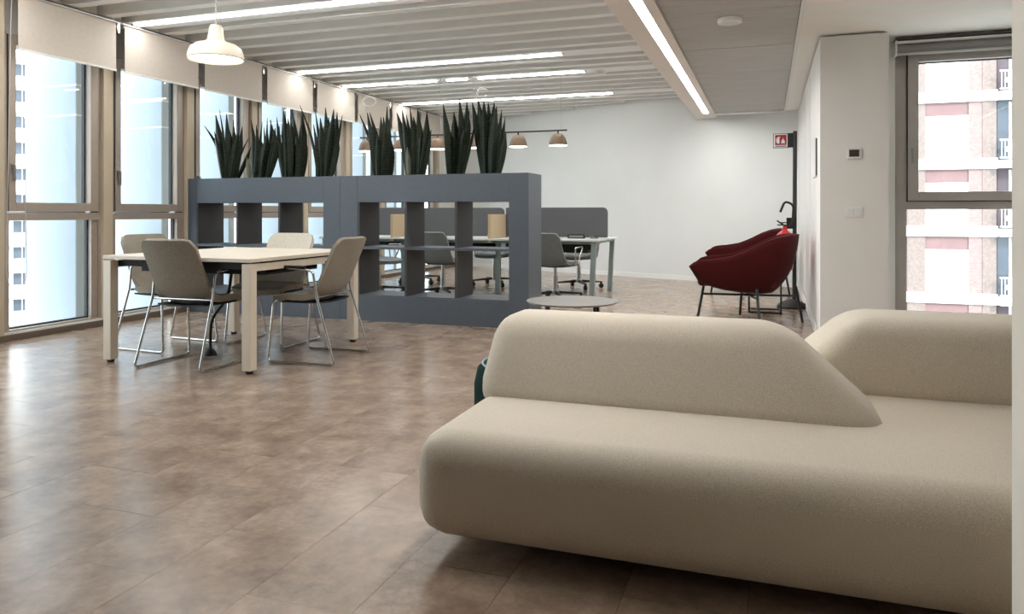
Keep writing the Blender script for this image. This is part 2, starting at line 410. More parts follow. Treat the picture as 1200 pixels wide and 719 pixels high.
# ------------------------------------------------------------------ lamps in the ceiling
def tube_lamp(y, label, x0=-5.60, x1=-2.14):
    t = thing('ceiling_light', label, 'light', (0, y, ZB), group='linear lights on the ceiling beams')
    part('diffuser', M['tube'], t, (x0, x1-.03, -.026, .026, -.013, -.001))
    part('end_cap', M['framed'], t, (x1-.03, x1, -.03, .03, -.010, -.001))
    part('end_cap', M['framed'], t, (x0-.02, x0, -.03, .03, -.010, -.001))
tube_lamp(5.40, 'long white linear ceiling light nearest the camera, above the cream pendant lamp')
tube_lamp(7.94, 'long white linear ceiling light second from the front, on a wide white beam')
tube_lamp(9.01, 'long white linear ceiling light third from the front, beside the round smoke detector')
tube_lamp(10.78, 'long white linear ceiling light furthest back, near the white back wall')
tube_lamp(2.97, 'unseen linear ceiling light added to brighten the near part of the room')  # added lamp, out of view, lights the near part of the room
tube_lamp(4.04, 'added linear ceiling light, unseen above the top edge of the frame')  # another unseen lamp added for more light up front
t = thing('strip_light', 'broad bright recessed strip light running lengthwise in the lowered ceiling edge', 'light', (-.83, 0, 2.44))
part('diffuser', M['strip'], t, (-.036, .036, 2.05, 10.79, .012, .035))

# ------------------------------------------------------------------ windows of the left wall
BAY0, PITCH = 4.312, 1.033
def window_left(n, y):
    w_ = structure(empty('window_%d' % n, (XL, y, 0)))
    part('window_post', M['post'], w_, (-.06, .085, .875, .975, .05, 2.80), bev=.004)
    part('window_frame', M['frame'], w_, (-.06, .045, -.058, -.012, .05, 2.5), (-.06, .045, .855, .875, .05, 2.5), (-.06, .045, -.012, .855, .97, 1.035), (-.06, .045, -.012, .855, .05, .082),
         (-.06, .03, -.012, .02, .08, .97), (-.06, .03, .79, .855, .08, .97))
    part('window_sash', M['frame'], w_, (-.05, .055, .0, .062, 1.045, 2.48), (-.05, .055, .765, .85, 1.045, 2.48), (-.05, .055, .062, .765, 1.045, 1.12), (-.05, .055, .062, .765, 2.40, 2.48), bev=.004)
    part('window_head', M['framed'], w_, (-.06, .03, -.058, .975, 2.49, 2.80))
    part('gasket', M['gasket'], w_, (-.05, .05, -.010, -.002, 1.045, 2.48), (-.05, .047, -.01, .85, 1.036, 1.044), (-.045, -.012, .752, .768, 1.12, 2.4), (-.045, -.012, .778, .793, .082, .97),
         (-.045, -.012, .02, .79, .082, .094), (.0, .05, .850, .856, 1.045, 2.48))
    part('window_sill', M['sill'], w_, (-.02, .07, -.05, .875, .05, .066))
    part('glass_pane', M['glass'], w_, (-.022, -.018, .055, .775, 1.11, 2.41))
    part('glass_pane', M['glass'], w_, (-.022, -.018, .01, .80, .075, .98))
    h = part('window_handle', M['steel'], w_, (.055, .075, .012, .035, 1.36, 1.43), (.075, .092, .014, .034, 1.29, 1.425), bev=.003)
    return w_
win0 = None
for k in range(-3, 9):
    y = BAY0+PITCH*k
    if y+.98 > WB(XL)-.02: break
    if win0 is None: win0 = window_left(1, y)
    else: dup(win0, (XL, y, 0), name='window_%d' % (k+4))
ends = BAY0+PITCH*8
structure(part('wall_end', M['wall'], None, (XL-.05, XL+.08, ends-.06, WB(XL)-.02, .05, 2.8)))
structure(part('wall_solid', M['wall'], None, (XL-.1, XL+.06, -1.6, BAY0-3*PITCH-.06, .05, 2.94)))
# roller blinds in front of them
names_b = ['leftmost roller blind in view, above the window with the white cord', 'roller blind behind the cream pendant lamp, second in view from the left', 'roller blind half covered by the cream pendant shade, third in view', 'fourth roller blind in view, above the second snake plant',
           'fifth roller blind in view, above the fourth snake plant', 'sixth roller blind in view, above the fifth snake plant', 'seventh roller blind in view, above the sixth snake plant', 'furthest roller blind in the back left corner']
def blind():
    t = thing('roller_blind', '', 'blind', (0, 0, 0), group='roller blinds along the left window wall')
    part('blind_fabric', M['blind'], t, (-.003, .0, .02, .955, 2.345, 2.76))
    part('bottom_bar', M['sill'], t, (-.008, .006, .02, .955, 2.33, 2.347))
    bm = bmesh.new(); tube(bm, [(-.03, .01, 2.762), (-.03, .965, 2.762)], .022, 10); obj('roller', bm, M['blind'], t, smooth=True)
    part('top_rail', M['rail'], t, (-.02, .012, -.02, 1.005, 2.783, 2.795)); 
    part('top_rail', M['sill'], t, (-.02, .014, -.02, 1.005, 2.772, 2.782))
    part('bracket', M['chrome'], t, (-.06, .004, .97, .995, 2.68, 2.772)); 
    return t
b0 = blind(); b0.location = (-5.64, BAY0-.06, 0); b0['label'] = 'cream ' + names_b[0]
for k in range(1, 8): dup(b0, (-5.64, BAY0-.06+PITCH*k, 0), label='cream ' + names_b[k])
cord_pts = [(-5.70, 4.262, 2.75), (-5.70, 4.225, 1.0), (-5.71, 4.23, .5), (-5.68, 4.30, .32), (-5.70, 4.39, .50), (-5.72, 4.395, 1.0), (-5.72, 4.395, 1.4)]
c_ = tubes('control_cord', M['wire'], b0, fillet([Vector(p)-Vector(b0.location) for p in cord_pts], .1), r=.003, n=5); c_['label'] = 'thin white looped control cord'

# ------------------------------------------------------------------ window of the right part
w_ = structure(empty('window_%d' % 12, (0, 6.80, 0)))
part('window_frame', M['framed'], w_, (.985, 1.075, 0, .1, .1, 2.36), (2.19, 2.28, 0, .1, .1, 2.36), (1.075, 2.19, 0, .1, 1.062, 1.125), (1.075, 2.19, 0, .1, .1, .16), (1.075, 2.19, 0, .1, 2.33, 2.36))
part('window_sash', M['framed'], w_, (1.082, 1.160, -.03, .07, 1.132, 2.325), (2.10, 2.185, -.03, .07, 1.132, 2.325), (1.160, 2.10, -.03, .07, 1.132, 1.205), (1.160, 2.10, -.03, .07, 2.262, 2.325), bev=.004)
part('gasket', M['gasket'], w_, (1.075, 1.082, -.02, .05, 1.125, 2.33), (1.075, 2.19, -.02, .05, 1.125, 1.131), (1.160, 2.10, .02, .045, 2.254, 2.263))
part('glass_pane', M['glass'], w_, (1.15, 2.11, .03, .034, 1.19, 2.27)); part('glass_pane', M['glass'], w_, (1.07, 2.2, .03, .034, .15, 1.07))
part('window_handle', M['steel'], w_, (1.100, 1.126, -.05, -.03, 1.50, 1.56), (1.104, 1.124, -.07, -.05, 1.44, 1.56), bev=.004)
t = thing('roller_blind', 'grey rolled-up blind in a cassette above the right-hand window', 'blind', (0, 6.70, 0))
part('cassette', M['rail'], t, (.975, 2.28, -.06, .08, 2.425, 2.438)); part('cassette', M['sill'], t, (.975, 2.28, -.07, .07, 2.395, 2.412))
part('cassette', M['gasket'], t, (.98, 2.27, -.055, .06, 2.41, 2.428))
bm = bmesh.new(); tube(bm, [(.985, 0, 2.355), (2.27, 0, 2.355)], .046, 14); obj('roller', bm, M['blindg'], t, smooth=40)
part('bottom_bar', M['wire'], t, (.985, 2.27, -.05, -.035, 2.303, 2.318)); part('bracket', M['sill'], t, (.972, .984, -.06, .06, 2.30, 2.42))

# ------------------------------------------------------------------ outside: fins, buildings, street
names_f = ['outside the leftmost window in view', 'outside the second window in view', 'outside the window behind the first snake plant', 'outside the window behind the second and third snake plants',
           'outside the window behind the fourth snake plant', 'outside the window behind the fifth snake plant', 'outside the window behind the sixth snake plant', 'outside the furthest window']
def fin():
    t = thing('facade_fin', '', 'facade fin', (0, 0, 0), group='vertical fins outside the left windows')
    part('fin_blade', M['fin'], t, (-.33, .33, -.05, .05, -4, 5), bev=.01)
    part('lamp_reflection', M['sill'], t, (-.332, .332, -.052, .052, 1.94, 1.955), (-.332, .332, -.052, .052, 2.22, 2.235)); return t  # pale lines standing in for ceiling lights reflected in the panes
f0 = fin(); f0.location = (-6.43, 5.235, 0); f0['label'] = 'white vertical sun fin ' + names_f[0]
for k in range(1, 8): dup(f0, (-6.43, 5.235+PITCH*k, 0), label='white vertical sun fin ' + names_f[k])
structure(part('ground', M['ground'], None, (-200, 120, -30, 200, -12.3, -12)))

dup(f0, (-6.43, 5.235-PITCH, 0), label='unseen white sun fin added left of the frame to shade the next one')  # unseen fin, added to shade the first visible one
# apartment block opposite the right window
t = thing('apartment_building', 'white and pink brick apartment block seen through the right window', 'building', (0, 39, 0))
part('wall', M['brick'], t, (4.0, 18.0, .3, 8, -12, 20))
part('brick_pier', M['brick'], t, (8.72, 9.27, .0, .4, -12, 20))
part('stone_pier', M['ochre'], t, (9.27, 9.82, -.03, .4, -12, 20)); part('stone_pier', M['ochre'], t, (6.2, 6.95, -.02, .4, -12, 20))
FL = 3.1
for k in range(-4, 5):
    z = 6.38+FL*k  # slab centre
    part('slab_band', M['render'], t, (4.0, 9.85, -.12, .4, z-.24, z+.24)); part('slab_band', M['render'], t, (9.85, 18, -.5, .4, z-.22, z+.12))
    part('pink_panel', M['pinkp'], t, (6.95, 8.72, .05, .32, z-.85, z-.24))
    sh = part('shutter', M['shut'], t, (6.95, 8.72, .02, .3, z-2.86, z-.86))
    part('shutter_slot', M['bwin'], sh, (7.05, 7.45, 0, .03, z-1.06+.0, z-.98), (7.6, 8.05, 0, .03, z-1.08, z-.98), (8.2, 8.6, 0, .03, z-1.06, z-.98)) if k == 1 else part('shutter_slot', M['wire'], sh, (6.95, 8.72, 0, .02, z-1.9, z-1.87))
    part('balcony_recess', M['dgrey'] if k % 2 else M['bwin'], t, (9.9, 12.4, .2, .35, z-2.98, z-.22))
    rl = part('railing', M['rails'], t, (9.85, 12.4, -.47, -.43, z+1.0, z+1.06), (9.85, 12.4, -.47, -.43, z+.2, z+.25))
    bm = bmesh.new()
    for i in range(20):
        x = 9.9+i*.13; box(bm, x, x+.035, -.465, -.435, z+.2, z+1.02)
        if i % 2: lathe(bm, [(.05, 0), (.09, .1), (.05, .2)], 6, (x+.08, -.45, z+.5))
    o = obj('baluster', bm, M['rails'], rl); o['kind'] = 'stuff'
    part('window', M['sill'], t, (10.35, 10.45, .15, .22, z-2.9, z-.3))

# far block with balconies on the left
t = thing('apartment_building', 'distant white block with rows of balconies seen through the leftmost window', 'building', (-79, 62, 0), math.radians(52))
part('wall', M['render'], t, (-9, 30, 0, 10, -14, 26))
for k in range(-4, 9):
    z = 1.6+2.95*k
    part('balcony_slab', M['render'], t, (-9, 12, -1.3, 0, z-1.2, z-.1))
    for j in range(7):
        x = -8+j*2.9
        wn = part('window', M['bwin'], t, (x, x+(2.3 if (j+k) % 3 else 1.4), -.06, .04, z+.15, z+1.45)); part('window_frame', M['rails'], wn, (x+.8, x+.9, -.1, .02, z+.15, z+1.45))

# ------------------------------------------------------------------ slate shelving units with planter trough
def shelving(x0, label):
    L = 1.925
    t = thing('shelving_unit', label, 'shelf', (x0, 6.23, 0), group='slate shelving units dividing the room')
    y0, y1 = 0, .39
    a, b = .195, L-.19       # opening from a to b
    part('side_panel', M['shelf'], t, (0, a-.002, y0, y1, 0, 1.39), bev=.002); part('side_panel', M['shelf'], t, (b+.002, L-.002, y0, y1, 0, 1.39), bev=.002)
    part('plinth', M['shelf'], t, (a, b, y0+.001, y1-.001, 0, .238), bev=.002)
    part('trough', M['shelf'], t, (a, b, y0+.001, y0+.02, 1.136, 1.39), (a, b, y1-.02, y1-.001, 1.136, 1.39), (a, b, y0+.02, y1-.02, 1.136, 1.156))
    part('bottom_shelf', M['shelf'], t, (a, b, y0+.004, y1-.004, .238, .25))
    w3 = (b-a)/3
    part('middle_shelf', M['shelf'], t, (a, b, y0+.004, y1-.006, .685, .71), bev=.002)
    for i in (0, 1, 2):
        x = a+w3*i
        xs = (x, x+.02) if i == 0 else (x-.011, x+.011)
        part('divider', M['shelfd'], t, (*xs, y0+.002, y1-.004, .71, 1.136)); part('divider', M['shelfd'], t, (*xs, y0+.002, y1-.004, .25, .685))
    return t
shelving(-5.85, 'slate grey open shelving unit against the windows, behind the meeting table')
shelving(-3.925, 'slate grey open shelving unit with free right end beside the sofa')

# ------------------------------------------------------------------ snake plants
PL = [
 ((257, 277), [(239, 147, 5.0), (252.5, 134, 5), (257, 129, 2.2), (265, 133, 5.5), (251, 154, 4), (273, 140, 5), (284, 148, 4), (279, 156, 6.5), (291, 162, 3), (294, 172, 3), (268, 150, 6), (275, 165, 6.5)], 'leftmost snake plant, loose and spreading, in the trough nearest the windows'),
 ((290, 318), [(294, 140, 4.5), (300, 146, 4), (313, 138, 2.5), (307, 143, 2.5), (309, 149, 3), (317, 140, 4), (319, 147, 3.5), (322, 150, 6.5), (314, 156, 6), (297, 152, 5), (327, 148, 6), (304, 160, 6)], 'second snake plant from the left, thin arching leaves tangled to the right'),
 ((328, 353), [(324, 137, 3), (332, 130, 6), (337, 138, 6), (343, 132, 4.5), (354, 134, 6), (357, 156, 4), (316, 141, 3), (329, 158, 7), (340, 143, 7), (347, 160, 7), (335, 152, 6.5)], 'third snake plant from the left, broad leaves in a tight fan'),
 ((367, 391), [(351, 123, 2.6), (369, 129, 2.8), (375, 138, 5.5), (381, 126, 6), (391, 128, 5), (395, 131, 4), (401, 135, 2.6), (385, 139, 6), (367, 146, 4), (396, 157, 6), (372, 152, 6), (379, 148, 6.5)], 'fourth snake plant from the left, one thin leaf curving far left'),
 ((434, 458), [(421, 134, 3.5), (430, 132, 6), (433, 132, 5), (446, 137, 5), (453.5, 124, 3.5), (449, 137, 6), (456, 138, 5), (442, 157, 6), (436, 150, 6.5), (451, 150, 6.5), (457, 160, 5)], 'fifth snake plant from the left, split in two leaf clumps'),
 ((474, 499), [(465, 132, 5.5), (471, 128, 4), (480, 126, 4), (489, 128, 6), (476, 134, 4), (500, 131, 6), (502, 145, 4.5), (505, 152, 4), (484, 137, 6.5), (478, 155, 6.5), (493, 158, 7), (488, 145, 6)], 'sixth snake plant from the left, with the widest ragged crown'),
 ((523, 545), [(519, 122, 6), (532, 131, 5.5), (538, 116, 6.5), (547, 119, 5.5), (550, 128, 3), (557, 143, 2.6), (526, 150, 7), (541, 140, 7), (533, 158, 7.5), (544, 150, 6)], 'seventh snake plant from the left, tall and upright with one stray thin leaf'),
 ((563, 587), [(553, 119, 5), (560, 116, 6), (567, 118, 6), (572, 120, 5.5), (579, 120, 6), (582, 124, 5.5), (588, 128, 3), (592, 137, 3), (593, 155, 4.5), (590, 175, 4), (570, 140, 7), (577, 150, 7), (584, 150, 6)], 'rightmost snake plant, tallest and densest, near the free end of the shelf'),
]
def leaf_bm(base, tip, wd, curve):
    bm = bmesh.new(); n = 7
    d = tip-base; side = Vector((math.cos(curve[1]), math.sin(curve[1]), 0))
    bow = Vector((curve[0]*d.x, curve[2], 0))
    rows = []
    for i in range(n+1):
        s = i/n
        c = base+d*s+bow*math.sin(PI*s)
        ww = wd*(.52+.55*math.sin(PI*min(s*.95, 1))**1.2)*(1 if s < .72 else max(0.04, (1-(s-.72)/.28))**.7)
        fold = Vector((-side.y, side.x, 0))*ww*.35
        th = Vector((-side.y, side.x, 0))*.004
        rows.append([bm.verts.new(p) for p in (c-side*ww/2+fold, c, c+side*ww/2+fold, c+side*ww/2+fold+th, c+th*1.5, c-side*ww/2+fold+th)])
    for a, b in zip(rows, rows[1:]):
        for k in range(6): bm.faces.new([a[k], a[(k+1) % 6], b[(k+1) % 6], b[k]])
    bm.faces.new(rows[0][::-1]); bm.faces.new(rows[-1])
    return bm
for (bx0, bx1), tips, lab in PL:
    Y = 6.425; c = at((bx0+bx1)/2, 208, Y); zp = 1.157
    t = thing('snake_plant', 'dark green ' + lab, 'plant', (c.x, Y, zp), group='snake plants on top of the shelving')
    bm = bmesh.new(); lathe(bm, [(.085, 0), (.115, .18), (.12, .19), (.108, .19), (.105, .165)], 20); obj('pot', bm, M['pot'], t, smooth=True)
    bm = bmesh.new(); lathe(bm, [(.104, .150), (.104, .166)], 20); obj('soil', bm, M['soil'], t)
    xs = sorted(tips, key=lambda q: q[0]); n = len(xs)
    for i, (u, v, wpx) in enumerate(xs):
        dy = random.uniform(-.06, .06)
        tip = at(u, v, Y+dy)-Vector((c.x, Y, zp))
        ub = bx0+2.5+(bx1-bx0-5)*(i/(n-1)); base = at(ub, 209, Y)-Vector((c.x, Y, zp)); base.z = .165; base.x *= .92; base.y = dy*.6
        base.x = max(-.095, min(.095, base.x))
        wd = wpx*1.95*6.7/866
        obj('leaf', leaf_bm(base, tip, wd, (random.uniform(-.22, .05), random.uniform(-.5, .5), random.uniform(-.03, .03))), M['leaf'], t, smooth=60)
    if lab.startswith('second') or lab.startswith('sixth'):
        p = at(bx0-1 if lab.startswith('second') else bx0+3, 172 if lab.startswith('sixth') else 184, Y-.09)-Vector((c.x, Y, zp))
        obj('leaf', leaf_bm(Vector((p.x*.8, -.07, .165)), p, .05, (0, .2, 0)), M['leaf2'], t, smooth=60)

# ------------------------------------------------------------------ sofa
t = thing('sofa', 'large beige felt island sofa with two staggered low backrests', 'sofa', (0, 0, 0))
SX = -1.025
bm = bmesh.new(); prism(bm, [(SX, 2.0), (1.6, 2.0), (1.6, 3.9), (-.12, 3.9), (-.12, 2.98), (SX, 2.98)], .05, .372, .1, 6)
obj('seat_base', bm, M['sofa'], t, smooth=50)
bm = bmesh.new(); prism(bm, [(SX+.22, 2.22), (1.5, 2.22), (1.5, 3.8), (0, 3.8), (0, 2.85), (SX+.22, 2.85)], 0, .08)
obj('plinth', bm, M['black'], t)
bm = bmesh.new()
hexa(bm, [(SX+.0, 2.47, .33), (.39, 2.47, .33), (.39, 2.97, .33), (SX+.0, 2.97, .33), (SX+.04, 2.63, .650), (.05, 2.63, .650), (.05, 2.90, .650), (SX+.04, 2.90, .650)], .085, 6)
obj('backrest', bm, M['sofa'], t, smooth=50)
bm = bmesh.new()
hexa(bm, [(-.04, 2.95, .33), (1.6, 2.95, .33), (1.6, 3.47, .33), (-.04, 3.47, .33), (.30, 2.985, .645), (1.58, 2.985, .645), (1.58, 3.38, .645), (.30, 3.38, .645)], .075, 6)
obj('backrest', bm, M['sofa'], t, smooth=50)
# green pouf behind it
t = thing('pouf', 'dark green round pouf mostly hidden behind the left end of the sofa', 'pouf', (-1.02, 3.32, 0))
bm = bmesh.new(); lathe(bm, [(.25, .02), (.285, .05), (.30, .12), (.30, .24), (.285, .31), (.24, .345), (.1, .352)], 32); obj('cushion', bm, M['green'], t, smooth=True)
bm = bmesh.new(); ring = [(.262*math.cos(2*PI*i/40), .262*math.sin(2*PI*i/40), .333) for i in range(40)]; tube(bm, ring, .005, 6, True); obj('rim_highlight', bm, M['greyrim'], t, smooth=True)  # pale ring modelled in place of a highlight along the rim
bm = bmesh.new(); lathe(bm, [(.2, 0), (.2, .03)], 24); obj('base', bm, M['black'], t)

# ------------------------------------------------------------------ meeting table
t = thing('meeting_table', 'square pale wood meeting table with cream metal legs', 'table', (-3.73, 4.56, 0))
hx, hy = .615, .66
part('tabletop', M['wood'], t, (-hx, -.003, -hy, hy, .715, .74), (.003, hx, -hy, hy, .715, .74), bev=.003)
for sx in (-1, 1):
    for sy in (-1, 1):
        x, y = sx*(hx-.035), sy*(hy-.035)
        l_ = part('leg', M['cream'], t, (x-.033, x+.033, y-.033, y+.033, .022, .705), bev=.003)
        bm = bmesh.new(); lathe(bm, [(.02, 0), (.024, .004), (.024, .022)], 12, (x, y, 0)); obj('foot', bm, M['black'], l_)
for s in (-1, 1):
    part('rail', M['cream'], t, (s*(hx-.035)-.014, s*(hx-.035)+.014, -hy+.07, hy-.07, .655, .703))
    part('cross_rail', M['black'], t, (-hx+.05, hx-.05, s*(hy-.08)-.014, s*(hy-.08)+.014, .665, .703))
for sx in (-1, 1):
    for sy in (-.45, 0, .45): part('spacer', M['black'], t, (sx*(hx-.05)-.02, sx*(hx-.05)+.02, sy-.05, sy+.05, .703, .715))
part('cable_tray', M['black'], t, (-.53, .53, -.40, .20, .615, .63), (-.53, .53, -.405, -.395, .615, .70), (-.53, .53, .195, .205, .615, .70))
cb = tubes('cable_riser', M['black'], t, fillet([(-.06, -.02, .615), (-.07, -.05, .40), (-.18, -.1, .25), (-.13, -.17, .12), (-.10, -.2, .03)], .12), r=.011)
bm = bmesh.new(); lathe(bm, [(.045, 0), (.04, .02), (.016, .05)], 14, (-.10, -.2, 0)); obj('cable_foot', bm, M['black'], cb, smooth=40)

# ------------------------------------------------------------------ chairs
def corner(u, r=.42):
    a = max(0, (abs(u)-(1-r))/r); return 1-math.sqrt(max(0, 1-a*a))
def shell_parts(root, fab, top=.86, low=.47, lean=.175, wt=.215, wb=.225, rear=-.115, seat_z=.455, seat_front=.27, pan=True):
    G = []
    NU, NV = 15, 11
    for i in range(NU):
        u = -1+2*i/(NU-1); row = []
        for j in range(NV):
            v = j/(NV-1)
            zt = top-.055*corner(u, .3); zb = low-.012-.030*(1-u*u)
            z = zb+(zt-zb)*v
            hw = (wb+(wt-wb)*v)*(1-.02*math.sin(PI*v))
            y = rear-lean*((z-low)/(top-low) if z > low else (z-low)/(top-low))+.035*u*u
            if v < .3: y += .05*((.3-v)/.3)**2
            row.append(Vector((u*hw, y, z)))
        G.append(row)
    bm = bmesh.new(); slab(bm, G, .028); obj('backrest', bm, fab, root, smooth=50)
    G = []
    for i in range(NU):
        u = -1+2*i/(NU-1); row = []
        for j in range(NV):
            v = j/(NV-1)
            y1 = seat_front-.07*corner(u, .5); y = (rear+.035)+(y1-rear-.035)*v
            z = seat_z-.012*(1-u*u)-.02*max(0, v-.75)/.25+.018*max(0, (.2-v)/.2)
            hw = wb*(1+.07*math.sin(PI*min(1, v*1.2)))
            row.append(Vector((u*hw, y, z)))
        G.append(row)
    bm = bmesh.new(); slab(bm, G, .042); obj('seat', bm, fab, root, smooth=50)
    if pan:
        bm = bmesh.new(); G = [[Vector((u*.19, y, seat_z-.030-.026*math.cos(u*1.2)*math.cos((y-.06)*5))) for y in [-.13+.04*k for k in range(10)]] for u in (-1, -.5, 0, .5, 1)]
        slab(bm, G, .012); obj('seat_pan', bm, M['black'], root, smooth=50)
def meeting_chair(label):
    t = thing('meeting_chair', label, 'chair', group='chairs around the meeting table')
    shell_parts(t, M['chair'])
    for s in (-1, 1):
        x = s*.262
        f = tubes('sled_frame', M['chrome'], t, fillet([(s*.20, .19, .425), (s*.245, .215, .425), (x, .25, .009), (x, -.26, .009), (s*.245, -.115, .47), (s*.25, -.09, .64), (s*.25, .10, .655)], .035), r=.0085)
        part('arm_pad', M['black'], f, (s*.25-.014, s*.25+.014, -.03, .15, .655, .672), bev=.004)
    tubes('cross_bar', M['chrome'], t, [(-.245, -.11, .455), (.245, -.11, .455)], r=.008)
    return t
c1 = meeting_chair('grey fabric sled chair with its back to the camera, at the table front'); c1.location = (-3.715, 4.075, 0); c1.rotation_euler[2] = math.radians(1.5)
dup(c1, (-4.42, 4.56, 0), -PI/2+math.radians(-4), 'grey fabric sled chair on the window side of the table, behind the nearest chair')
c3 = dup(c1, (-3.74, 4.96, 0), PI, 'pale grey fabric sled chair on the far side of the table, facing the camera')
dup(c1, (-3.03, 4.545, 0), PI/2+math.radians(4), 'grey fabric sled chair on the right side of the table, turned left')
for ch in c3.children:
    if ch.name.startswith('backrest'):
        ch.data = ch.data.copy(); ch.data.materials[0] = M['chairl']

def task_chair(label):
    t = thing('task_chair', label, 'chair', group='swivel chairs at the desks')
    shell_parts(t, M['tchair'], top=.80, low=.45, lean=.14, wt=.20, wb=.225, rear=-.17, seat_z=.45, seat_front=.26, pan=True)
    bm = bmesh.new(); tube(bm, [(0, 0, .43), (0, 0, .30), (0, 0, .299), (0, 0, .13)], [.02, .02, .03, .03], 12); obj('column', bm, M['steel'], t, smooth=40)
    for s in (-1, 1):
        tubes('armrest', M['chrome'], t, fillet([(s*.18, .0, .425), (s*.27, .0, .42), (s*.285, -.04, .63), (s*.285, .15, .635), (s*.27, .06, .44)], .03), r=.009)
    b = bmesh.new(); lathe(b, [(.045, .08), (.05, .1), (.04, .13)], 14); hub = obj('hub', b, M['steel'], t, smooth=40)
    for k in range(4):
        a = PI/4+k*PI/2; c, s = math.cos(a), math.sin(a)
        bm = bmesh.new(); hexa(bm, [(c*.03+s*.018, s*.03-c*.018, .085), (c*.03-s*.018, s*.03+c*.018, .085), (c*.33-s*.014, s*.33+c*.014, .075), (c*.33+s*.014, s*.33-c*.014, .075),
                                     (c*.03+s*.018, s*.03-c*.018, .12), (c*.03-s*.018, s*.03+c*.018, .12), (c*.33-s*.014, s*.33+c*.014, .092), (c*.33+s*.014, s*.33-c*.014, .092)])
        lg = obj('base_leg', bm, M['blackm'], t)
        bm = bmesh.new(); tube(bm, [(c*.32-s*.022, s*.32+c*.022, .032), (c*.32+s*.022, s*.32-c*.022, .032)], .031, 12); box(bm, c*.32-.012, c*.32+.012, s*.32-.012, s*.32+.012, .05, .08); obj('caster', bm, M['black'], lg, smooth=40)
    return t
k1 = task_chair('grey swivel chair nearest the right end of the desks, seen from behind'); k1.location = (-2.36, 8.36, 0); k1.rotation_euler[2] = math.radians(-13)
dup(k1, (-3.80, 8.36, 0), math.radians(-6), 'blue-grey swivel chair seen from behind through the middle shelf opening')
dup(k1, (-4.62, 8.22, 0), math.radians(-95), 'grey swivel chair in profile behind the meeting table, near the windows')
dup(k1, (-2.45, 9.86, 0), math.radians(165), 'grey swivel chair on the far side of the desks, at their right end')
dup(k1, (-3.68, 9.86, 0), math.radians(175), 'grey swivel chair on the far side of the desks, at the middle place')
dup(k1, (-4.85, 9.86, 0), math.radians(190), 'grey swivel chair on the far side of the desks, nearest the windows')

# ------------------------------------------------------------------ bench desks
t = thing('bench_desk', 'long white six-place bench desk with charcoal felt screens and tan dividers', 'desk', (0, 0, 0))
DX = [-1.88, -3.25, -4.60, -5.68]
for a, b in zip(DX, DX[1:]):
    part('tabletop', M['desk'], t, (b+.003, a-.003, 8.50, 9.07, .693, .715), bev=.003); part('tabletop', M['desk'], t, (b+.003, a-.003, 9.13, 9.70, .693, .715), bev=.003)
    part('cable_tray', M['black'], t, (b+.1, a-.2, 8.86, 9.34, .54, .56), (b+.1, a-.2, 8.85, 8.86, .54, .675), (b+.1, a-.2, 9.34, 9.35, .54, .675))
    # felt screen with rounded upper corners
    bm = bmesh.new(); x0, x1, z0, z1, r = b+.02, a-.01, .725, 1.10, .06
    pts = [(x0, z0), (x1, z0)]+[(x1-r+r*math.sin(q), z1-r+r*math.cos(q)) for q in [PI/2*(1-i/5) for i in range(6)]]+[(x0+.01, z1), (x0, z1-.01)]
    A = [bm.verts.new((x, 9.085, z)) for x, z in pts]; B = [bm.verts.new((x, 9.115, z)) for x, z in pts]
    bm.faces.new(A); bm.faces.new(B[::-1])
    for i in range(len(pts)): bm.faces.new([A[i], A[(i+1) % len(pts)], B[(i+1) % len(pts)], B[i]])
    sc = obj('privacy_screen', bm, M['screen'], t)
    part('screen_bracket', M['steel'], sc, *[(x-.03, x+.03, 9.075, 9.125, .715, .745) for x in (x0+.2, x1-.2)])
part('desk_beam', M['deskleg'], t, (DX[-1]+.05, DX[0]-.05, 8.62, 8.66, .655, .693), (DX[-1]+.05, DX[0]-.05, 9.54, 9.58, .655, .693))
for i, x in enumerate(DX):
    x += -.06 if i == 0 else (.06 if i == 3 else 0)
    part('cross_beam', M['deskleg'], t, (x-.025, x+.025, 8.53, 9.67, .665, .693))
    for yt, yb in ((8.56, 8.60) if i in (0, 3) else (8.85, 8.95), (9.64, 9.66) if i in (0, 3) else (9.45, 9.5)):
        bm = bmesh.new(); q = .028
        hexa(bm, [(x-q-.04, yb-q, .0), (x+q-.04, yb-q, .0), (x+q-.04, yb+q, .0), (x-q-.04, yb+q, .0), (x-q, yt-q, .675), (x+q, yt-q, .675), (x+q, yt+q, .675), (x-q, yt+q, .675)])
        obj('leg', bm, M['deskleg'], t)
for x in DX[1:3]:
    d = part('side_divider', M['tan'], t, (x-.018, x+.018, 8.52, 9.08, .67, 1.015), bev=.004)
    part('side_divider', M['tan'], t, (x-.018, x+.018, 9.12, 9.68, .67, 1.015), bev=.004)
t2 = thing('socket_box', 'small black power socket box standing on the desk right end', 'socket box', (-2.25, 8.95, .7155))
part('housing', M['blackm'], t2, (-.11, .11, -.03, .03, 0, .05), bev=.005); part('socket_face', M['steel'], t2, (-.09, .09, -.033, -.03, .012, .038))
t2 = thing('socket_box', 'tiny dark cable clip box at the right tip of the desk screen', 'socket box', (-2.02, 8.93, .7155))
part('housing', M['blackm'], t2, (-.04, .04, -.02, .02, 0, .02), bev=.003); part('socket_face', M['steel'], t2, (-.03, .03, -.022, -.02, .004, .016))

# ------------------------------------------------------------------ coffee table
t = thing('coffee_table', 'round thin grey coffee table with black legs behind the sofa', 'table', (-1.34, 5.19, 0))
bm = bmesh.new(); lathe(bm, [(.318, .388), (.326, .392), (.328, .40), (.05, .401)], 48); obj('tabletop', bm, M['stone'], t, smooth=30)
for a in [math.radians(q) for q in (-11, 49, 169, 229)]:
    x, y = .2*math.cos(a), .2*math.sin(a)
    tubes('leg', M['blackm'], t, [(x*1.15, y*1.15, 0), (x, y, .39)], r=.013)

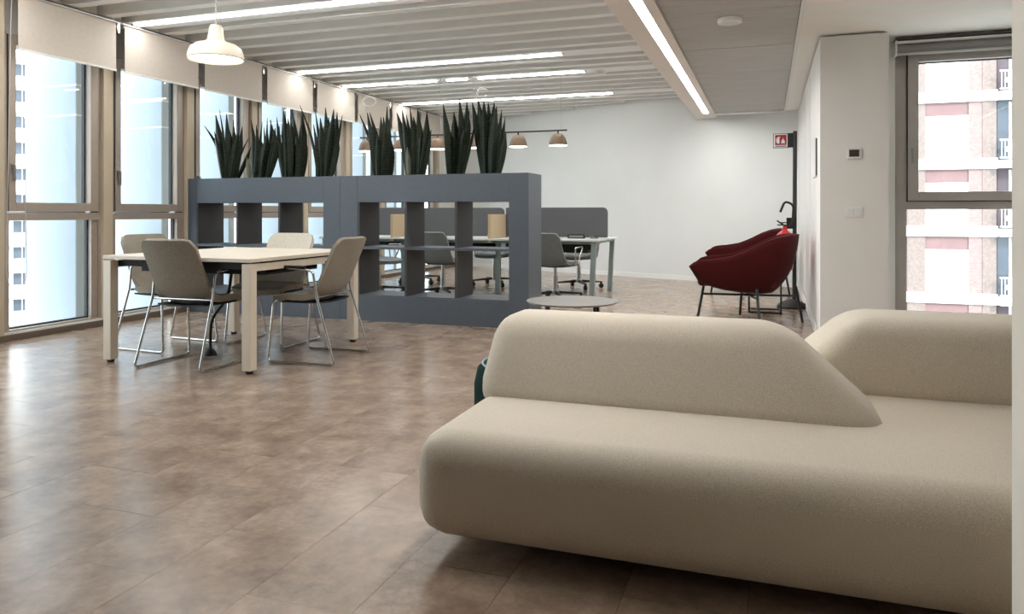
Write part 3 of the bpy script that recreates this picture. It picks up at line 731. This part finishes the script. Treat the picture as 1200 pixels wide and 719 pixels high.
# ------------------------------------------------------------------ red armchairs (facing -X)
def armchair(label):
    t = thing('lounge_chair', label, 'armchair', group='red lounge chairs by the right wall')
    # shell swept from one arm tip round the back to the other; local: opens towards -X
    RIM = [(-.55, .565), (-.48, .595), (-.30, .605), (-.14, .635), (.0, .695), (.13, .765), (.25, .81), (.36, .832), (.45, .835)]
    BOT = [(-.44, .375), (-.34, .355), (-.2, .325), (-.05, .305), (.1, .30), (.3, .31)]
    def lut(T, x):
        for (x0, z0), (x1, z1) in zip(T, T[1:]):
            if x <= x1: return z0+(z1-z0)*max(0, (x-x0)/(x1-x0))
        return T[-1][1]
    NA, NH = 49, 11; G = []
    for i in range(NA):
        s = -1+2*i/(NA-1); q = abs(s); sg = 1 if s >= 0 else -1
        if q < .5:
            an = PI/2*(q/.5); e = .8
            cx, sy = math.cos(an)**e, math.sin(an)**e
            r_ = Vector((.14+.29*cx, sg*.375*sy, 0)); b_ = Vector((.04+.17*cx, sg*.25*sy, 0)); m_ = Vector((.10+.30*cx, sg*.36*sy, 0))
        else:
            f = (q-.5)/.5; y = sg*(.375-.02*f)
            r_ = Vector((.14-.69*f, y, 0)); b_ = Vector((.04-.48*f, sg*(.25+.03*f), 0)); m_ = Vector((.10-.56*f, sg*.365, 0))
        r_.z = lut(RIM, r_.x); b_.z = lut(BOT, b_.x); m_.z = b_.z+(r_.z-b_.z)*.28
        if q > .8: r_.z -= .03*((q-.8)/.2)**3; r_.x += .022*((q-.8)/.2)**3; b_.z += .03*((q-.8)/.2)**2
        G.append([b_*(1-v)**2+m_*(2*v*(1-v))+r_*v*v for v in [k/(NH-1) for k in range(NH)]])
    bottom = [p[0].copy() for p in G]
    bm = bmesh.new(); slab(bm, G, .034); obj('shell', bm, M['red'], t, smooth='full')
    bm = bmesh.new(); v0 = [bm.verts.new(p+Vector((0, 0, .0))) for p in bottom]; v1 = [bm.verts.new(Vector((p.x, p.y, .34+.04*max(0, -p.x)))) for p in bottom]
    bm.faces.new(v0); bm.faces.new(v1[::-1])
    for a, b in zip(range(NA), list(range(1, NA))+[0]): bm.faces.new([v0[a], v0[b], v1[b], v1[a]])
    obj('seat_shell', bm, M['red'], t)
    bm = bmesh.new(); box(bm, -.46, .24, -.28, .28, .345, .45, .04, 4); obj('seat_cushion', bm, M['redi'], t, smooth=50)
    for a in (186, 102, 6, 282):
        c, s = math.cos(math.radians(a)), math.sin(math.radians(a))
        r1 = .48; r0 = .42 if abs(c) > .5 else .36
        tubes('leg', M['blackm'], t, [(c*r1, s*r1, 0), (c*r0, s*r0, .34)], r=.013)
        tubes('stretcher', M['blackm'], t, [(0, 0, .25), (c*(r1+.25/.34*(r0-r1)), s*(r1+.25/.34*(r0-r1)), .25)], r=.010)
    return t
a1 = armchair('deep red upholstered lounge chair nearest the sofa, facing left'); a1.location = (-.17, 7.42, 0)
dup(a1, (-.22, 9.93, 0), 0, 'deep red upholstered lounge chair behind the first one, partly hidden')
# small sled side table between them
t = thing('side_table', 'small black metal sled side table half hidden behind the near red chair', 'table', (-.03, 8.0, 0))
tubes('frame', M['blackm'], t, fillet([(-.155, 0, .42), (-.155, 0, .012), (.155, 0, .012), (.155, 0, .42)], .02), r=.010)
tubes('frame', M['blackm'], t, fillet([(-.155, .0, .012), (-.155, .3, .012), (.155, .3, .012), (.155, 0, .012)], .02), r=.010)
part('tabletop', M['blackm'], t, (-.18, .18, -.05, .3, .42, .435), bev=.003)

# ------------------------------------------------------------------ extinguisher stand, sign, extinguisher
t = thing('extinguisher_stand', 'black pole stand with round base and fire extinguisher sign by right wall', 'stand', (.250, 8.60, 0))
bm = bmesh.new(); lathe(bm, [(.16, 0), (.16, .02), (.13, .05), (.05, .09), (.03, .095)], 28); obj('base', bm, M['black'], t, smooth=40)
tubes('pole', M['blackm'], t, [(.02, 0, .05), (.028, 0, 1.92)], r=.022, n=10)
part('bracket', M['black'], t, (-.06, .04, -.02, .02, .86, .98)); part('bracket', M['black'], t, (-.05, .01, -.012, .012, 1.745, 1.90))
sg = part('sign_panel', M['white'], t, (-.215, -.045, -.012, .010, 1.735, 1.905), bev=.003)
part('sign_border', M['black'], sg, (-.222, -.038, -.008, .012, 1.728, 1.912))
part('sign_field', M['signred'], sg, (-.198, -.062, -.015, -.012, 1.765, 1.893))
bm = bmesh.new()
box(bm, -.176, -.146, -.0175, -.015, 1.785, 1.845); box(bm, -.170, -.152, -.0175, -.015, 1.845, 1.858); box(bm, -.170, -.135, -.0175, -.015, 1.858, 1.868); box(bm, -.186, -.180, -.0175, -.015, 1.80, 1.855)
for i in range(3):
    bz = 1.785; bx = -.115+i*.012
    hexa(bm, [(bx-.012, -.0175, bz), (bx+.012, -.0175, bz), (bx+.012, -.015, bz), (bx-.012, -.015, bz), (bx-.002, -.0175, bz+.05+.02*(i % 2)), (bx+.002, -.0175, bz+.05+.02*(i % 2)), (bx+.002, -.015, bz+.05+.02*(i % 2)), (bx-.002, -.015, bz+.05+.02*(i % 2))])
o = obj('pictogram', bm, M['white'], sg)
part('caption_bar', M['dark'], sg, (-.198, -.062, -.0135, -.012, 1.745, 1.756))
sg.scale = (.86, 1, .86); sg.location = (-.045*.14, 0, 1.82*.14)
t = thing('fire_extinguisher', 'red fire extinguisher with black hose hanging on the black pole stand', 'fire extinguisher', (.170, 8.50, .42))
bm = bmesh.new(); lathe(bm, [(.075, 0), (.088, .015), (.09, .05), (.09, .33), (.085, .37), (.06, .40), (.03, .42), (.025, .44)], 24); obj('cylinder', bm, M['extred'], t, smooth=40)
part('valve', M['extred'], t, (-.02, .02, -.02, .02, .435, .47)); part('handle', M['black'], t, (-.075, .03, -.012, .012, .475, .488), (-.06, .03, -.012, .012, .50, .512))
bm = bmesh.new(); hexa(bm, [(-.01, -.01, .47), (.02, -.01, .47), (.02, .01, .47), (-.01, .01, .47), (-.085, -.01, .525), (-.075, -.01, .535), (-.075, .01, .535), (-.085, .01, .525)]); obj('lever', bm, M['blackm'], t)
tubes('hose', M['black'], t, fillet([(.03, 0, .45), (.08, 0, .50), (.09, 0, .70), (.0, 0, .74), (-.045, 0, .62)], .07), r=.012)

# ------------------------------------------------------------------ small fittings on the walls
t = thing('thermostat', 'small white wall thermostat with dark display on the pier', 'thermostat', (.642, 6.4, 1.505))
part('housing', M['white'], t, (-.052, .052, -.018, 0, -.045, .045), bev=.005); part('display', M['dark'], t, (-.036, .036, -.0195, -.018, -.030, .026))
t = thing('light_switch', 'white double light switch plate below the thermostat', 'switch', (.637, 6.4, 1.04))
part('cover_plate', M['white'], t, (-.066, .066, -.01, 0, -.042, .042), bev=.004); part('rocker', M['sill'], t, (-.040, -.003, -.016, -.01, -.024, .024), bev=.002); part('rocker', M['sill'], t, (.003, .040, -.016, -.01, -.024, .024), bev=.002)
t = thing('wall_plate', 'white rounded panel with dark edge on the right wall near the corner', 'panel', (XR, 6.95, 1.5))
part('panel_board', M['gloss'], t, (-.02, 0, -.19, .19, -.16, .16), bev=.006); part('edge_trim', M['rail'], t, (-.014, -.002, -.196, -.188, -.15, .165))

# ------------------------------------------------------------------ pendants and ceiling fittings
t = thing('pendant_lamp', 'cream enamel bell-shaped pendant lamp above the meeting table', 'lamp', (-3.947, 4.55, 2.19))
bm = bmesh.new()
prof = [(.198, 0), (.205, .008), (.200, .045), (.185, .085), (.15, .112), (.10, .128), (.068, .140), (.060, .160), (.048, .245), (.043, .258), (.012, .262)]
lathe(bm, prof+[(.008, .258), (.038, .25), (.055, .155), (.09, .12), (.145, .105), (.178, .08), (.193, .042), (.196, .008)], 40, cap=False); obj('shade', bm, M['lampw'], t, smooth=40)
bm = bmesh.new(); lathe(bm, [(.19, .018), (.19, .022)], 40); obj('diffuser', bm, M['glow'], t)
tubes('cord', M['wire'], t, [(0, 0, .25), (0, 0, .745)], r=.005, n=6)
def row(xs, x0, x1, label, can):
    t = thing('linear_pendant', label, 'lamp', ((x0+x1)/2, 8.9, 2.06), group='three-lamp pendants above the desks')
    cx = (x0+x1)/2
    tubes('bar', M['blackm'], t, [(x0-cx, 0, 0), (x1-cx, 0, 0)], r=.010)
    for x in xs:
        bm = bmesh.new(); c = (x-cx, 0, -.185)
        lathe(bm, [(.112, 0), (.115, .01), (.108, .05), (.092, .095), (.065, .13), (.03, .145), (.006, .147), (.005, .14), (.06, .122), (.088, .09), (.104, .046), (.109, .006)], 28, c, cap=False)
        s = obj('shade', bm, M['lampwood'], t, smooth=40)
        bm = bmesh.new(); lathe(bm, [(.112, -.006), (.112, .006)], 28, c); obj('diffuser', bm, M['glow'], s)
        bm = bmesh.new(); tube(bm, [(x-cx, 0, -.045), (x-cx, 0, -.01)], .010, 8); obj('stem', bm, M['blackm'], s)
    for x in (x0+.08, x1-.08): tubes('suspension_wire', M['wire'], t, [(x-cx, 0, 0), (x-cx, 0, .74)], r=.003, n=5)
    bm = bmesh.new(); lathe(bm, [(.07, .70), (.07, .735), (.06, .74)], 20, (can[0]-cx, can[1]-8.9, 0)); obj('canopy', bm, M['white'], t, smooth=40)
    tubes('supply_cable', M['wire'], t, [(can[0]-cx, can[1]-8.9, .71), (can[0]-cx, 0, .01)], r=.003, n=5)
row([-2.475, -3.0, -3.575], -3.68, -2.36, 'black bar pendant with three wooden domes, right of the tallest plant', (-3.62, 8.9))
row([-4.121, -4.66, -5.183], -5.29, -4.0, 'black bar pendant with three wooden domes, left one half hidden by plants', (-4.06, 8.9))
t = thing('smoke_detector', 'small round white smoke detector beside the third linear ceiling light', 'detector', (-1.96, 9.05, ZB))
bm = bmesh.new(); lathe(bm, [(.085, 0), (.085, -.012), (.06, -.03), (.055, -.045), (.02, -.05)][::-1], 24); obj('cover', bm, M['white'], t, smooth=40)
bm = bmesh.new(); lathe(bm, [(.064, -.03), (.064, -.022)], 24); obj('vent_ring', bm, M['framed'], t)
t = thing('ceiling_speaker', 'flat round white disc on the grey acoustic ceiling panels', 'speaker', (-.265, 5.63, 2.452))
bm = bmesh.new(); lathe(bm, [(.07, -.034), (.085, -.03), (.088, -.02), (.088, 0)], 32); obj('cover', bm, M['ceil'], t, smooth=40)
bm = bmesh.new(); lathe(bm, [(.065, -.0355), (.065, -.033)], 32); obj('grille', bm, M['sill'], t)
def coil(loc, label, r):
    t = thing('cable_coil', label, 'cable', loc, group='spare cable coils hanging from the ceiling')
    for k in range(3):
        bm = bmesh.new(); a = .25*k
        tube(bm, [(r*math.cos(2*PI*i/28)*math.cos(a), r*math.cos(2*PI*i/28)*math.sin(a), (r*.62+.008*k)*math.sin(2*PI*i/28)) for i in range(28)], .0025, 5, True); obj('loop', bm, M['wire'], t, smooth=True)
    tubes('drop', M['wire'], t, [(0, 0, r*.6), (0, 0, ZB-loc[2])], r=.003, n=5)
coil((-4.80, 8.30, 2.45), 'thin looped white cable coil hanging before the blinds, left of the lamp canopies', .085)
coil((-3.53, 9.0, 2.60), 'thin looped white cable coil hanging just right of the lamp canopies', .075)
